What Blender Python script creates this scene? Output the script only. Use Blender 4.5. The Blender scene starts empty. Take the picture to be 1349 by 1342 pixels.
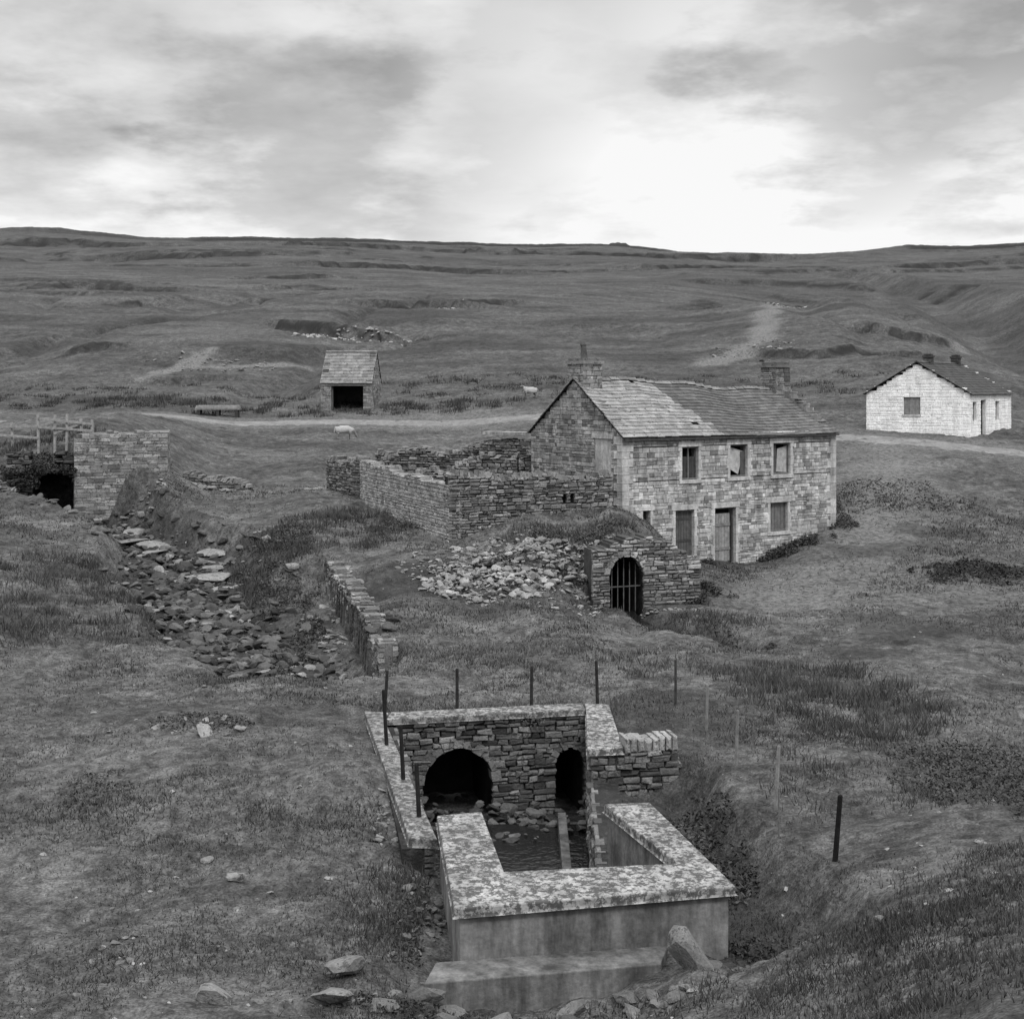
import bpy, math, random
import numpy as np
from mathutils import Vector
rng=random.Random(7); nr=np.random.RandomState(11)
scene=bpy.context.scene
try:
    scene.view_settings.view_transform='Standard'; scene.view_settings.look='None'
    scene.view_settings.exposure=0; scene.view_settings.gamma=1
except Exception as e: print(e)

# ------------------------------------------------------------------ noise
def vnoise(x,y,seed=0):
    xi=np.floor(x).astype(np.int64); yi=np.floor(y).astype(np.int64)
    fx=x-xi; fy=y-yi
    fx=fx*fx*fx*(fx*(fx*6-15)+10); fy=fy*fy*fy*(fy*(fy*6-15)+10)
    def h(a,b):
        k=(a*374761393+b*668265263+seed*974711)&0x7fffffff
        k=((k^(k>>13))*1274126177)&0x7fffffff
        k=((k^(k>>15))*2246822519)&0x7fffffff
        return ((k^(k>>16))&0xffff)/65535.0
    a=h(xi,yi);b=h(xi+1,yi);c=h(xi,yi+1);d=h(xi+1,yi+1)
    return ((a*(1-fx)+b*fx)*(1-fy)+(c*(1-fx)+d*fx)*fy)*2-1
def fbm(x,y,o=4,seed=0):
    s=0;a=1.;t=0
    for i in range(o):
        s=s+a*vnoise(x*1.0,y*1.0,seed+i*17); t+=a; a*=.5
        x,y=x*1.63+y*1.2+5.3,y*1.63-x*1.2+1.7
    return s/t
def sstep(a,b,x):
    t=np.clip((x-a)/(b-a),0,1); return t*t*(3-2*t)

# ------------------------------------------------------------------ terrain
CP=[(0,1.5,5.35),(-1.5,1.5,5.3),(1.5,1.5,5.35),(0,3,4.9),(0,5,3.8),(2,5,4.0),(-2,5,3.6),(0,8,2.1),(-3,8,1.8),(3,8,2.7),
(-3.5,11,.9),(0,11,1.0),(3.9,11,2.05),(5.4,14,1.66),(3.4,12.5,1.38),(3.39,14,1.1),(2.56,13.8,.7),(2.6,16,.45),(-.5,15.2,-.02),(1,15,.05),
(-3,14.2,.35),(-5.3,15,.26),(6.76,19,.75),(7.2,24,.31),(4.48,18.5,.42),(9.4,24.5,.17),(-1.8,18.5,.26),(-3.94,18.5,.26),(-6.6,18.6,.22),
(-8.5,24,.31),(-6.4,26.5,.36),(-3.4,26.5,.34),(-11.2,31.5,.37),(-7.7,32,.26),(-4.8,30.5,.16),(-3.65,33,.05),(0,29,.3),(2,30,.28),
(-18,47,2.19),(-15.6,44,1.74),(-12.2,41,1.17),(-8.6,35.5,.5),(-13.8,36,1.06),(-10.6,51,1.45),(-11.8,60,2.2),(-7.5,52,1.97),(-8.4,46.5,1.0),
(-5.6,44,1.0),(-3.2,38.5,.64),(-2.25,34.5,.32),(-2.2,47,1.6),(-5.9,53,1.87),(-8.6,62,2.4),(-.8,40.5,.54),(.67,46,2.03),(2.85,47.3,2.1),
(1.5,40,.3),(3.0,40.8,.08),(4.1,41.1,-.02),(2.2,41.8,.3),(1.8,43,.9),(3.7,44.3,2.0),(6.2,43.9,.5),(6.7,51.3,.5),(8.4,52.3,.1),(6.8,47,.31),(10,54,.1),(11.3,54.5,.49),(13.4,56,1.04),(7.7,41.5,.12),
(5.4,41.2,.05),(6.6,39,.08),(4.2,38.3,.1),(8,37,.1),(2,37.5,.3),
(11.4,47,.31),(15.2,56,.95),(15.2,46.5,.38),(17.9,46.5,.4),(20.3,57,1.16),(21,64,2.26),(17.2,63.5,2.3),(20.6,76,3.54),(28,73,3.26),
(10,30.5,.23),(5.65,30.5,.23),(5.8,24,.31),(3.2,32,.26),(.5,33.5,.33),(-4,95,4.67),(-20,95,4.67),(-31,88,4.6),(-11.6,74,3.2),(-16.6,74,3.4),
(-14.1,63,2.34),(-22.7,63,4.7),(-19,66,4.9),(-23,60,3.9),(-20.9,55,2.7),(-20,75,4.9),(-12.4,100,5.24),(-12,92,4.4),(1.4,102,6.3),(7,70,3.2),(0,60,2.4),(8,60,2.0),
(22.3,86,4.55),(27.5,80,3.95),(22.2,84,4.38),(33,86,4.06),(-29.8,140,11.8),(-51.5,145,11.9),(-38,108,6.4),(-29,108,6.4),(-4.7,112,7.64),
(-5.7,135,11.6),(15.4,120,9.05),(18.6,145,12.8),(26.3,120,9.7),(22,100,6.2),(35.2,190,18.9),(-8,190,18.9),(-41.6,195,19.2),(-71,200,19.5),
(-117,330,35.2),(-72.5,340,35.1),(-15,350,34.9),(45,350,33.9),(53.6,190,18.9),(49,150,13.6),(46.6,125,9.4),(65,180,10),(60,215,14),(92,240,15),(115,300,25),
(124,380,37.3),(110,400,40),(-345,900,114),(-304,900,113),(-243,900,106.4),(-192,900,104.3),(-99,900,103.3),(-12,900,101.2),(64,900,100.2),
(167,900,97.2),(218,900,98.2),(262,900,101.8),(280,900,99),(345,900,103.8),(-210,600,63.5),(0,600,62),(120,600,60),(200,600,60),
(-500,1400,104),(0,1400,98),(500,1400,98)]
CP=np.array(CP,float)
def feat(x,y):
    a=np.degrees(np.arctan2(x,y)); s=np.sign(a); m=np.abs(a)
    m=np.where(m>35,35*(1-(m-35)/145.),m)
    r=np.hypot(x,y)
    return s*m/16., np.log(np.maximum(r,1.0))
fa,fl=feat(CP[:,0],CP[:,1]); NCP=len(CP)
def phi(d2): return .5*d2*np.log(d2+1e-9)
d2=(fa[:,None]-fa[None])**2+(fl[:,None]-fl[None])**2
KK=phi(d2)+np.eye(NCP)*2e-4
Pm=np.stack([np.ones(NCP),fa,fl],1)
MM=np.zeros((NCP+3,NCP+3)); MM[:NCP,:NCP]=KK; MM[:NCP,NCP:]=Pm; MM[NCP:,:NCP]=Pm.T
tgt=(CP[:,2]-7)/np.hypot(CP[:,0],CP[:,1])
SOL=np.linalg.solve(MM,np.concatenate([tgt,[0,0,0]]))
def tps(x,y):
    out=np.empty(x.shape)
    for i in range(0,len(x),40000):
        a,l=feat(x[i:i+40000],y[i:i+40000])
        d=(a[:,None]-fa[None])**2+(l[:,None]-fl[None])**2
        v=phi(d)@SOL[:NCP]+SOL[NCP]+SOL[NCP+1]*a+SOL[NCP+2]*l
        out[i:i+40000]=v*np.maximum(np.hypot(x[i:i+40000],y[i:i+40000]),1.0)+7
    return out
def polyd(x,y,pts,side=False):
    best=np.full(x.shape,1e9); zz=np.zeros(x.shape); sd=np.zeros(x.shape)
    for (a,b) in zip(pts[:-1],pts[1:]):
        dx,dy=b[0]-a[0],b[1]-a[1]; L2=dx*dx+dy*dy
        t=np.clip(((x-a[0])*dx+(y-a[1])*dy)/L2,0,1)
        d=np.hypot(x-a[0]-t*dx,y-a[1]-t*dy)
        m=d<best; best=np.where(m,d,best)
        if len(a)>2: zz=np.where(m,a[2]+t*(b[2]-a[2]),zz)
        if side: sd=np.where(m,dx*(y-a[1])-dy*(x-a[0]),sd)
    if side: return best,sd
    return best,zz
def inpoly(x,y,poly):
    c=np.zeros(x.shape,bool); j=len(poly)-1
    for i in range(len(poly)):
        xi,yi=poly[i][:2]; xj,yj=poly[j][:2]
        c^=((yi>y)!=(yj>y))&(x<(xj-xi)*(y-yi)/(yj-yi+1e-12)+xi); j=i
    return c
STREAM=[(-19.7,59.5,1.0),(-19.4,57.5,.95),(-16.1,54,.8),(-12.65,50,.5),(-10.6,44,-.1),(-8.75,40,-.6),(-6.9,36.5,-.95),(-5.3,34.0,-1.1)]
DITCH=[(2.5,23.6,-.55),(2.7,20.5,-.5),(3.1,17.8,-.15),(3.2,15.8,-.05)]
BROOK=[(3.62,43.0,-.25),(3.75,41.6,-.3),(4.3,40.4,-.38),(4.9,39.2,-.42),(5.9,38.2,-.42),(6.4,36.4,-.4)]
ROADP=[(-60,92),(-33,88),(-20,93.5),(-4,94),(6,91),(15,85.5),(23,78),(30,72.5),(45,65),(70,60)]
PATHP=[(9,44),(12,50),(15.5,57),(18.5,66),(22,77)]
RETW=[(-6.3,45.0),(-4.7,39.5),(-3.5,34.3)]
VALLEY=[(60,108,1.0),(74,150,1.5),(84,200,5.0),(98,270,14),(110,350,27),(112,450,44)]
SCARS=[([(-27,159),(-23.5,153),(-20,150.5),(-15.6,149.5)],1.3,1.0),([(-17.2,188),(-13.2,186),(-8.8,183)],1.4,1.1),([(-5,192),(-2,194)],1.0,1.0),
 ([(29.3,190),(33,187),(35,181),(38,187)],1.5,1.2),([(-44.5,136),(-42,137)],.7,.7),([(-60,196),(-56,198)],.9,.9),([(-38,205),(-32,203)],.9,1.0),([(-31,118),(-28,119)],.5,.6),
 ([(24,126),(29,123),(34,125)],.7,.8),([(38,140),(42,137),(46,141)],.9,.8),([(-85,240),(-70,244),(-62,241)],1.2,1.4),([(-45,262),(-36,266)],1.2,1.4),([(60,300),(75,306),(84,300)],1.4,1.6),
 ([(-62,440),(-30,452),(-8,446)],2.4,2.8),([(-170,600),(-140,588),(-108,596)],3,3.6),([(-270,700),(-235,712),(-200,706)],3.4,4),([(-120,720),(-60,735),(-20,722)],4,4),([(0,715),(50,735),(100,722),(135,728)],4,4),
 ([(60,560),(100,572),(130,560)],2.8,3.2),([(10,500),(32,508)],2.2,2.8),([(180,620),(215,640),(240,625)],3,3.4),([(-60,330),(-48,334)],1.5,1.9),([(95,520),(112,515)],1.8,2.6)]
PIT=[(-2.45,26.55),(1.75,27.35),(1.55,24.2),(1.5,19.8),(2.35,17.0),(-.3,16.7),(-.65,19.2),(-1.3,19.3)]
HOLES=[([(-2.05,26.5),(1.65,27.25),(1.75,29.4),(-2.0,29.2)],-1.75),([(2.95,42.2),(4.45,42.6),(4.2,46.2),(2.7,45.9)],-.5),([(-21.2,57.2),(-18.4,57.6),(-18.6,62.2),(-21.4,62.0)],.6)]
TANKOUT=[(-3.1,27.4),(2.1,28),(2.2,24.8),(3.1,24.8),(3.1,24.0),(2.2,24),(2.1,19.8),(2.85,16.5),(2,15.4),(-1.2,15),(-1.15,19.2),(-1.7,19.3)]
def ground(x,y,full=False,holes=True):
    x=np.atleast_1d(np.asarray(x,float)).ravel(); y=np.atleast_1d(np.asarray(y,float)).ravel()
    r=np.hypot(x,y)
    z=tps(x,y); z0=z
    dr,_=polyd(x,y,ROADP); flat=sstep(2.0,4.5,dr)
    und=(fbm(x/5,y/5,3,1)*.18+fbm(x/1.3,y/1.3,3,5)*.09+fbm(x/.35,y/.35,2,9)*.025)
    tus=np.maximum(fbm(x/.7,y/.7,2,31),0)*.13*sstep(.0,.4,fbm(x/7,y/7,2,40)+.15)
    z=z+(und+tus)*flat*sstep(4,9,r)
    far=sstep(100,150,r)
    z=z+far*(fbm(x/50,y/50,3,3)*1.3+fbm(x/7,y/7,3,4)*.28)+sstep(250,600,r)*fbm(x/150,y/110,3,8)*2.6*(1-.8*sstep(720,860,r))
    gx=x+fbm(x/20,y/25,3,33)*14
    gl=np.abs(fbm(gx/30,y/130,3,35)); gm=sstep(103,120,r)*(1-sstep(200,260,r))
    z=z-gm*np.exp(-(gl*11)**2)*1.3
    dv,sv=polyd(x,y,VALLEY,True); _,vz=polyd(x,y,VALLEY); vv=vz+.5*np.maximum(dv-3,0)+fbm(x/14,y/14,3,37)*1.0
    z=np.where((r>110),np.minimum(z,vv),z)
    n1=fbm(x/60,y/30,5,21)+.02; sc1=sstep(122,150,r)*(1-sstep(260,330,r))
    g1=sstep(.3,.5,vnoise(x/36,y/36,77)+.1)
    z=z+sc1*np.tanh(n1*34)*.5*g1
    pe=sc1*g1*np.exp(-(n1*34)**2)
    n2=fbm(x/140,y/52,5,51); sc2=sstep(260,360,r)
    g2=sstep(.15,.4,vnoise(x/90,y/60,79))
    z=z+sc2*np.tanh(n2*50)*.8*g2
    pe=np.maximum(pe,sc2*g2*np.exp(-(n2*48)**2))
    for pl,hh_,wd in SCARS:
        cx_=np.mean([p[0] for p in pl]); cy_=np.mean([p[1] for p in pl]); ext=max(abs(pl[0][0]-pl[-1][0]),10)*1.2+12
        m=(np.abs(x-cx_)<ext)&(np.abs(y-cy_)<ext)
        if not m.any(): continue
        xs,ys=x[m],y[m]; dd,sd=polyd(xs,ys,pl,True); s=np.sign(sd)*dd+fbm(xs/(wd*4),ys/(wd*4),3,41)*wd*2.2
        fall=np.exp(-(s/(wd*6))**2)*(dd<np.abs(s)*1.6+wd*3)
        zz=z[m]; zz=zz+fall*hh_*(sstep(-wd*.4,wd*.4,s)-.5)*np.where(s<0,1.1,.9); z=z.copy(); z[m]=zz
        pm=pe[m]; pe=pe.copy(); pe[m]=np.maximum(pm,np.exp(-(s/(wd*.9))**2)*(dd<wd*3.4)*sstep(-.55,-.25,fbm(xs/(wd*3),ys/(wd*3),2,43)))
    n3=fbm(x/26,y/900,4,61)*16; rr=862+n3
    g3=sstep(-.5,-.05,vnoise(x/70,y/4000,80))
    e3=np.exp(-((r-rr+3)/6.)**2)*g3*sstep(-330,-220,x)
    pe=np.maximum(pe,e3)
    z=z+g3*sstep(-6,2,r-rr)*2.6*(1-sstep(930,1000,r))-.16*np.maximum(r-rr-4,0)*sstep(0,10,r-rr)
    dw,sw=polyd(x,y,RETW,True)
    inr=(y>33)&(y<47)
    z=np.where(inr&(sw<0),z-1.0*(1-sstep(.3,3.2,dw))*sstep(33,35,y)*(1-sstep(44.5,46.5,y)),z)
    d,bz=polyd(x,y,STREAM); wig=fbm(x/2,y/2,3,13)*.5
    w=sstep(1.55,2.9,d+wig)
    bed=1-sstep(1.5,2.3,d+wig)
    zb=bz+fbm(x/.6,y/.6,3,15)*.16
    z=np.where(y<61,np.minimum(z,zb+(z-zb)*w),z)
    d3,dz=polyd(x,y,DITCH); w3=sstep(.45,1.25,d3+wig*.5); z=np.minimum(z,dz+fbm(x/.4,y/.4,2,19)*.1+(z-dz)*w3)
    d4,bz4=polyd(x,y,BROOK); w4=sstep(.22,.75,d4+fbm(x/.8,y/.8,2,14)*.25); z=np.where(y<43,np.minimum(z,bz4+(z-bz4)*w4),z)
    cm=inpoly(x,y,[(2.4,40.8),(6.3,41.7),(6.2,43.3),(2.3,42.7)])
    z=np.where(cm,np.minimum(z,.02),z)
    if holes:
        for pl,hz in HOLES: z=np.where(inpoly(x,y,pl),np.minimum(z,hz),z)
    z=np.where(inpoly(x,y,PIT),-1.6+fbm(x/.5,y/.5,2,16)*.08,z)
    if not full: return z
    dp,_=polyd(x,y,PATHP)
    pale=(1-sstep(.6,3.4,dp+fbm(x/3,y/3,3,90)*1.5))*.75
    pale=np.maximum(pale,(1-sstep(2,5.5,dr+fbm(x/4,y/4,3,91)*1.6))*.5)
    pale=np.maximum(pale,.5*np.exp(-(((x-12)/6.)**2+((y-46)/5)**2)))
    pale=np.maximum(pale,.25*sstep(.12,.45,fbm(x/2.4,y/2.4,4,96))*(1-sstep(45,60,r)))
    pale=np.maximum(pale,.25*sstep(.2,.45,fbm(x/16,y/10,4,97))*sstep(100,140,r))
    dark=np.clip(pe,0,1)
    dark=np.maximum(dark,(1-sstep(.3,1.1,d3))*.7)
    dark=np.maximum(dark,(.14+.42*sstep(.0,.35,fbm(x/13,y/8,5,98)))*sstep(98,112,r)*(1-.35*sstep(175,215,r)))  # near slope darkened to paint the brow's shading, with random patches
    dark=np.maximum(dark,.38*sstep(.0,.3,fbm(x/60,y/30,5,94))*sstep(230,300,r))
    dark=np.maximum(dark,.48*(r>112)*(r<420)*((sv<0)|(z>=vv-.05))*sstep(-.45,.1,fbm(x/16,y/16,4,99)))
    dark=np.maximum(dark,.5*sstep(.15,.5,fbm(x/3.5,y/3.5,4,95))*(1-sstep(60,80,r)))
    for pl,c in [([(49.8,182),(49.3,167),(48.3,150),(47,138)],2.4),([(17.6,121),(24.6,133),(31,160),(37.6,188)],2.4),([(-33,118),(-30,134)],1.4),([(-31,128),(-20,130)],1.0),([(47,178),(52,200),(58,230)],2.6)]:
        ds,_=polyd(x,y,pl); tk=(1-sstep(.5,c,ds+fbm(x/3,y/3,3,93)*1.3)); pale=np.maximum(pale,tk*1.0); dark=dark*(1-tk)
    bed=np.where(y<60,bed,0)
    bed=np.maximum(bed,1-sstep(.2,.6,d4)); 
    return z,pale,dark,bed
def gz(x,y): return float(ground([x],[y],False,False)[0])

# ------------------------------------------------------------------ materials
def newmat(name):
    m=bpy.data.materials.new(name); m.use_nodes=True; nt=m.node_tree
    b=nt.nodes['Principled BSDF']; b.inputs['Roughness'].default_value=.92
    try: b.inputs['Specular IOR Level'].default_value=.15
    except: pass
    return m,nt,b
def nd(nt,t,**k):
    x=nt.nodes.new(t)
    for a,v in k.items(): setattr(x,a,v)
    return x
def noise(nt,vec,scale,detail=4,rough=.6):
    x=nd(nt,'ShaderNodeTexNoise'); x.inputs['Scale'].default_value=scale; x.inputs['Detail'].default_value=detail; x.inputs['Roughness'].default_value=rough
    nt.links.new(vec,x.inputs['Vector']); return x.outputs['Fac']
def mrange(nt,v,a,b,c,d):
    x=nd(nt,'ShaderNodeMapRange'); nt.links.new(v,x.inputs['Value'])
    for i,q in zip(('From Min','From Max','To Min','To Max'),(a,b,c,d)): x.inputs[i].default_value=q
    return x.outputs['Result']
def mth(nt,op,a,b=None):
    x=nd(nt,'ShaderNodeMath',operation=op)
    for i,q in enumerate((a,b)):
        if q is None: continue
        if isinstance(q,(int,float)): x.inputs[i].default_value=q
        else: nt.links.new(q,x.inputs[i])
    return x.outputs[0]
def mixf(nt,f,a,b):
    x=nd(nt,'ShaderNodeMix'); x.data_type='FLOAT'
    for i,q in zip((0,2,3),(f,a,b)):
        if isinstance(q,(int,float)): x.inputs[i].default_value=q
        else: nt.links.new(q,x.inputs[i])
    return x.outputs[0]
def bump(nt,b,h,dist,strength=1.0):
    x=nd(nt,'ShaderNodeBump'); x.inputs['Distance'].default_value=dist; x.inputs['Strength'].default_value=strength
    nt.links.new(h,x.inputs['Height']); nt.links.new(x.outputs[0],b.inputs['Normal'])
def attr_mat(name,sc=4,lo=.7,hi=1.3,spots=0.,spotcol=.03,bd=.01,spotscale=6,thr=None,det=3,stain=0.):
    m,nt,b=newmat(name)
    at=nd(nt,'ShaderNodeAttribute'); at.attribute_name='shade'
    co=nd(nt,'ShaderNodeTexCoord').outputs['Object']
    n1=noise(nt,co,sc,det,.65)
    v=mth(nt,'MULTIPLY',at.outputs['Fac'],mrange(nt,n1,.3,.7,lo,hi))
    if bd>0:
        n2=noise(nt,co,sc*9,2,.6); v=mth(nt,'MULTIPLY',v,mrange(nt,n2,.25,.75,.78,1.22))
    if spots>0:
        n3=noise(nt,co,spotscale,5,.78)
        t0,t1=thr or (.56-spots*.1,.60-spots*.1)
        f=mrange(nt,n3,t0,t1,0,1)
        v=mixf(nt,mth(nt,'MULTIPLY',f,.85),v,spotcol)
    if stain>0:
        mp=nd(nt,'ShaderNodeMapping'); mp.inputs['Scale'].default_value=(2.2,2.2,.45); nt.links.new(co,mp.inputs['Vector'])
        n4=noise(nt,mp.outputs[0],1.4,4,.7); v=mth(nt,'MULTIPLY',v,mrange(nt,n4,.36,.62,stain,1.15))
    nt.links.new(v,b.inputs['Base Color'])
    if bd>0: bump(nt,b,n2,bd)
    return m
M_STONE=attr_mat('sandstone',2.5,.62,1.38,.15,.06,.025,5)
M_HSTONE=attr_mat('house_stone',1.0,.74,1.2,0,.05,.018,stain=.72)
M_SLATE=attr_mat('stone_slate',3,.65,1.35,.1,.06,.01)
M_LIME=attr_mat('whitewash',1.5,.90,1.06,.12,.35,.012,4,(.61,.67),stain=.9)
M_CONC=attr_mat('old_concrete',1.8,.6,1.3,0,.03,.008,stain=.45)
M_LICH=attr_mat('lichen_concrete',2.2,.55,1.4,.75,.045,.01,10,(.455,.53))
M_WOOD=attr_mat('weathered_wood',6,.7,1.3,0,.03,.004)
M_IRON=attr_mat('rusted_iron',8,.6,1.4,0,.03,.003)
M_ROCK=attr_mat('rock',3,.65,1.35,.2,.07,.015,6)
M_WOOL=attr_mat('wool',12,.8,1.1,0,.03,.02)
M_GRASS=attr_mat('grass_blade',.6,.7,1.35,0,.03,0,det=2)
M_VOID=attr_mat('shade_dark_stone',3,.7,1.3,0,.03,0)  # vault lining: the tunnel's darkness is put into a near-black colour
mw,nt,b=newmat('dark_water'); b.inputs['Base Color'].default_value=(.012,.012,.012,1); b.inputs['Roughness'].default_value=.2
co=nd(nt,'ShaderNodeTexCoord').outputs['Object']; bump(nt,b,noise(nt,co,6,2),.03)
try: b.inputs['Specular IOR Level'].default_value=.22
except: pass
M_WATER=mw
mg,nt,b=newmat('moor_turf')
co=nd(nt,'ShaderNodeTexCoord').outputs['Object']
at=nd(nt,'ShaderNodeAttribute'); at.attribute_name='mask'
sep=nd(nt,'ShaderNodeSeparateColor'); nt.links.new(at.outputs['Color'],sep.inputs[0])
mp=nd(nt,'ShaderNodeMapping'); mp.inputs['Scale'].default_value=(.6,1.3,1.5); nt.links.new(co,mp.inputs['Vector'])
mid=noise(nt,mp.outputs[0],.16,6,.72); hea=noise(nt,co,1.3,4,.75); fine=noise(nt,co,5,3,.7); grain=noise(nt,co,26,2,.7)
v=mrange(nt,mid,.34,.66,.045,.110)
v=mth(nt,'MULTIPLY',v,mrange(nt,hea,.36,.62,.55,1.38))
v=mth(nt,'MULTIPLY',v,mrange(nt,fine,.34,.66,.58,1.42))
v=mth(nt,'MULTIPLY',v,mrange(nt,grain,.3,.7,.45,1.55))
pf=mth(nt,'MULTIPLY',sep.outputs[0],mrange(nt,fine,.36,.62,.15,1.0))
v=mixf(nt,pf,v,mth(nt,'MULTIPLY',mrange(nt,grain,.3,.7,.7,1.3),.19))
v=mixf(nt,sep.outputs[2],v,mth(nt,'MULTIPLY',mrange(nt,fine,.3,.7,.4,1.5),.04))
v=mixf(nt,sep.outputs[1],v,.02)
nt.links.new(v,b.inputs['Base Color'])
bump(nt,b,fine,.07)
M_GROUND=mg
M_TRACK=attr_mat('gravel_track',.8,.75,1.25,.1,.12,.02,2)

# ------------------------------------------------------------------ mesh helpers
class MB:
    def __init__(s): s.v=[];s.f=[];s.c=[]
    def add(s,vs,fs,col):
        o=len(s.v); s.v+=vs; s.f+=[tuple(i+o for i in f) for f in fs]; s.c+=[col]*len(vs)
    def obj(s,name,mat,parent=None,bevel=0):
        me=bpy.data.meshes.new(name); me.from_pydata(s.v,[],s.f)
        a=me.attributes.new('shade','FLOAT_COLOR','POINT')
        c=np.ones((len(s.v),4),np.float32); c[:,:3]=np.array(s.c,np.float32)[:,None]
        a.data.foreach_set('color',c.ravel())
        me.materials.append(mat); me.update()
        ob=bpy.data.objects.new(name,me); scene.collection.objects.link(ob)
        if parent: ob.parent=parent
        if bevel:
            m=ob.modifiers.new('bevel','BEVEL'); m.width=bevel; m.segments=2; m.limit_method='ANGLE'
        return ob
def empty(name):
    e=bpy.data.objects.new(name,None); scene.collection.objects.link(e); return e
class Fr:
    def __init__(s,p0,p1):
        s.o=p0; dx,dy=p1[0]-p0[0],p1[1]-p0[1]; s.L=math.hypot(dx,dy); s.a=(dx/s.L,dy/s.L); s.n=(s.a[1],-s.a[0])
    def p(s,q,z,n): return (s.o[0]+s.a[0]*q+s.n[0]*n, s.o[1]+s.a[1]*q+s.n[1]*n, z)
BOXF=[(0,1,2,3),(4,5,6,7),(0,1,5,4),(1,2,6,5),(2,3,7,6),(3,0,4,7)]
def obox(mb,F,s0,s1,z0,z1,n0,n1,col):
    mb.add([F.p(s0,z0,n0),F.p(s1,z0,n0),F.p(s1,z0,n1),F.p(s0,z0,n1),F.p(s0,z1,n0),F.p(s1,z1,n0),F.p(s1,z1,n1),F.p(s0,z1,n1)],BOXF,col)
def stone(mb,F,s0,s1,z0,z1,nb,nf,col,bev=.02,j=.008):
    R=lambda: rng.uniform(-j,j)
    b=min(bev,(s1-s0)*.3,(z1-z0)*.3)
    cs=[(s0+R(),z0+R()),(s1+R(),z0+R()),(s1+R(),z1+R()),(s0+R(),z1+R())]
    sx=[1,-1,-1,1]; sz=[1,1,-1,-1]
    vs=[F.p(q,z,nb) for q,z in cs]+[F.p(q,z,nf-b) for q,z in cs]+[F.p(q+sx[i]*b,z+sz[i]*b,nf+R()*.6) for i,(q,z) in enumerate(cs)]
    fs=[(8,9,10,11)]
    for i in range(4):
        k=(i+1)%4; fs+=[(i,k,k+4,i+4),(i+4,k+4,k+8,i+8)]
    mb.add(vs,fs,col)
def cfun(v): return v if callable(v) else (lambda s:v)
def masonry(mb,p0,p1,zb,zt,T=.45,ch=.17,sl=.36,ops=(),base=.3,var=.1,gap=.01,prot=.03,bev=.018,j=.008,backcol=.1,both=False,bset=.035,pick=(.7,1,1,1,1.15)):
    F=Fr(p0,p1); L=F.L; zb=cfun(zb); zt=cfun(zt)
    ss=[L*i/20 for i in range(21)]
    z=min(zb(s) for s in ss); zmax=max(zt(s) for s in ss)
    brk=sorted([o[3] for o in ops]+[o[4] for o in ops])
    while z<zmax:
        h=ch*rng.uniform(.7,1.35)
        for k in brk:
            if z+.02<k<z+h*1.4: h=k-z; break
        zm=z+h/2; spans=[(0,L)]
        for o in ops:
            if o[3]<=zm<=o[4]:
                a,b=o[1],o[2]
                if o[0]=='arch':
                    R=(b-a)/2; zc=o[4]-R
                    if zm>zc:
                        hw=math.sqrt(max(R*R-(zm-zc)**2,0)); c=(a+b)/2; a,b=c-hw,c+hw
                ns=[]
                for (q0,q1) in spans:
                    if b<=q0 or a>=q1: ns.append((q0,q1)); continue
                    if a>q0: ns.append((q0,a))
                    if b<q1: ns.append((b,q1))
                spans=ns
        for q0,q1 in spans:
            s=q0
            while s<q1-.01:
                l=sl*rng.uniform(.45,1.7)
                e=s+l
                if q1-e<.14: e=q1
                sm=(s+e)/2; ztop=min(z+h,zt(sm)); zbo=max(z,zb(sm))
                if ztop-zbo>.035:
                    for side in ((0,1) if both else (0,)):
                        c=base*(1+rng.uniform(-var,var)*2.2)*(rng.choice(pick))
                        G=F
                        if side:
                            G=Fr((F.o[0]+F.a[0]*L-F.n[0]*T,F.o[1]+F.a[1]*L-F.n[1]*T),(F.o[0]-F.n[0]*T,F.o[1]-F.n[1]*T)); a0,a1=L-e,L-s
                        else: a0,a1=s,e
                        if e-s>.16 and ztop-zbo>.12 and rng.random()<.18:
                            zm2=zbo+(ztop-zbo)*rng.uniform(.4,.6)
                            stone(mb,G,a0+gap/2,a1-gap/2,zbo+gap/2,zm2-gap/2,-.12,rng.uniform(0,prot),c,bev*.7,j*.6)
                            stone(mb,G,a0+gap/2,a1-gap/2,zm2+gap/2,ztop-gap/2,-.12,rng.uniform(0,prot),c*rng.uniform(.75,1.2),bev*.7,j*.6)
                        else: stone(mb,G,a0+gap/2,a1-gap/2,zbo+gap/2,ztop-gap/2,-.12,rng.uniform(0,prot),c,bev,j)
                    obox(mb,F,max(s,.04),min(e,L-.04),zbo,ztop,-T+(bset if both else 0),-bset,backcol)
                s=e
        z+=h
    return F
def arch_ring(mb,F,s0,s1,z1,th=.22,col=.25,n=.05,nb=-.3,legs=0):
    R=(s1-s0)/2; c=(s0+s1)/2; zc=z1-R; N=max(9,int(R*16))
    for i in range(N):
        a0=math.pi*i/N+.012; a1=math.pi*(i+1)/N-.012; r0=R-.01+rng.uniform(-.02,.02); r1=R+th*rng.uniform(.7,1.3); nf=n+rng.uniform(-.04,.02)
        q=[(c-r0*math.cos(a0),zc+r0*math.sin(a0)),(c-r0*math.cos(a1),zc+r0*math.sin(a1)),(c-r1*math.cos(a1),zc+r1*math.sin(a1)),(c-r1*math.cos(a0),zc+r1*math.sin(a0))]
        cc=col*rng.uniform(.6,1.3)
        mb.add([F.p(a,b,nb) for a,b in q]+[F.p(a,b,nf) for a,b in q],BOXF,cc)
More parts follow.
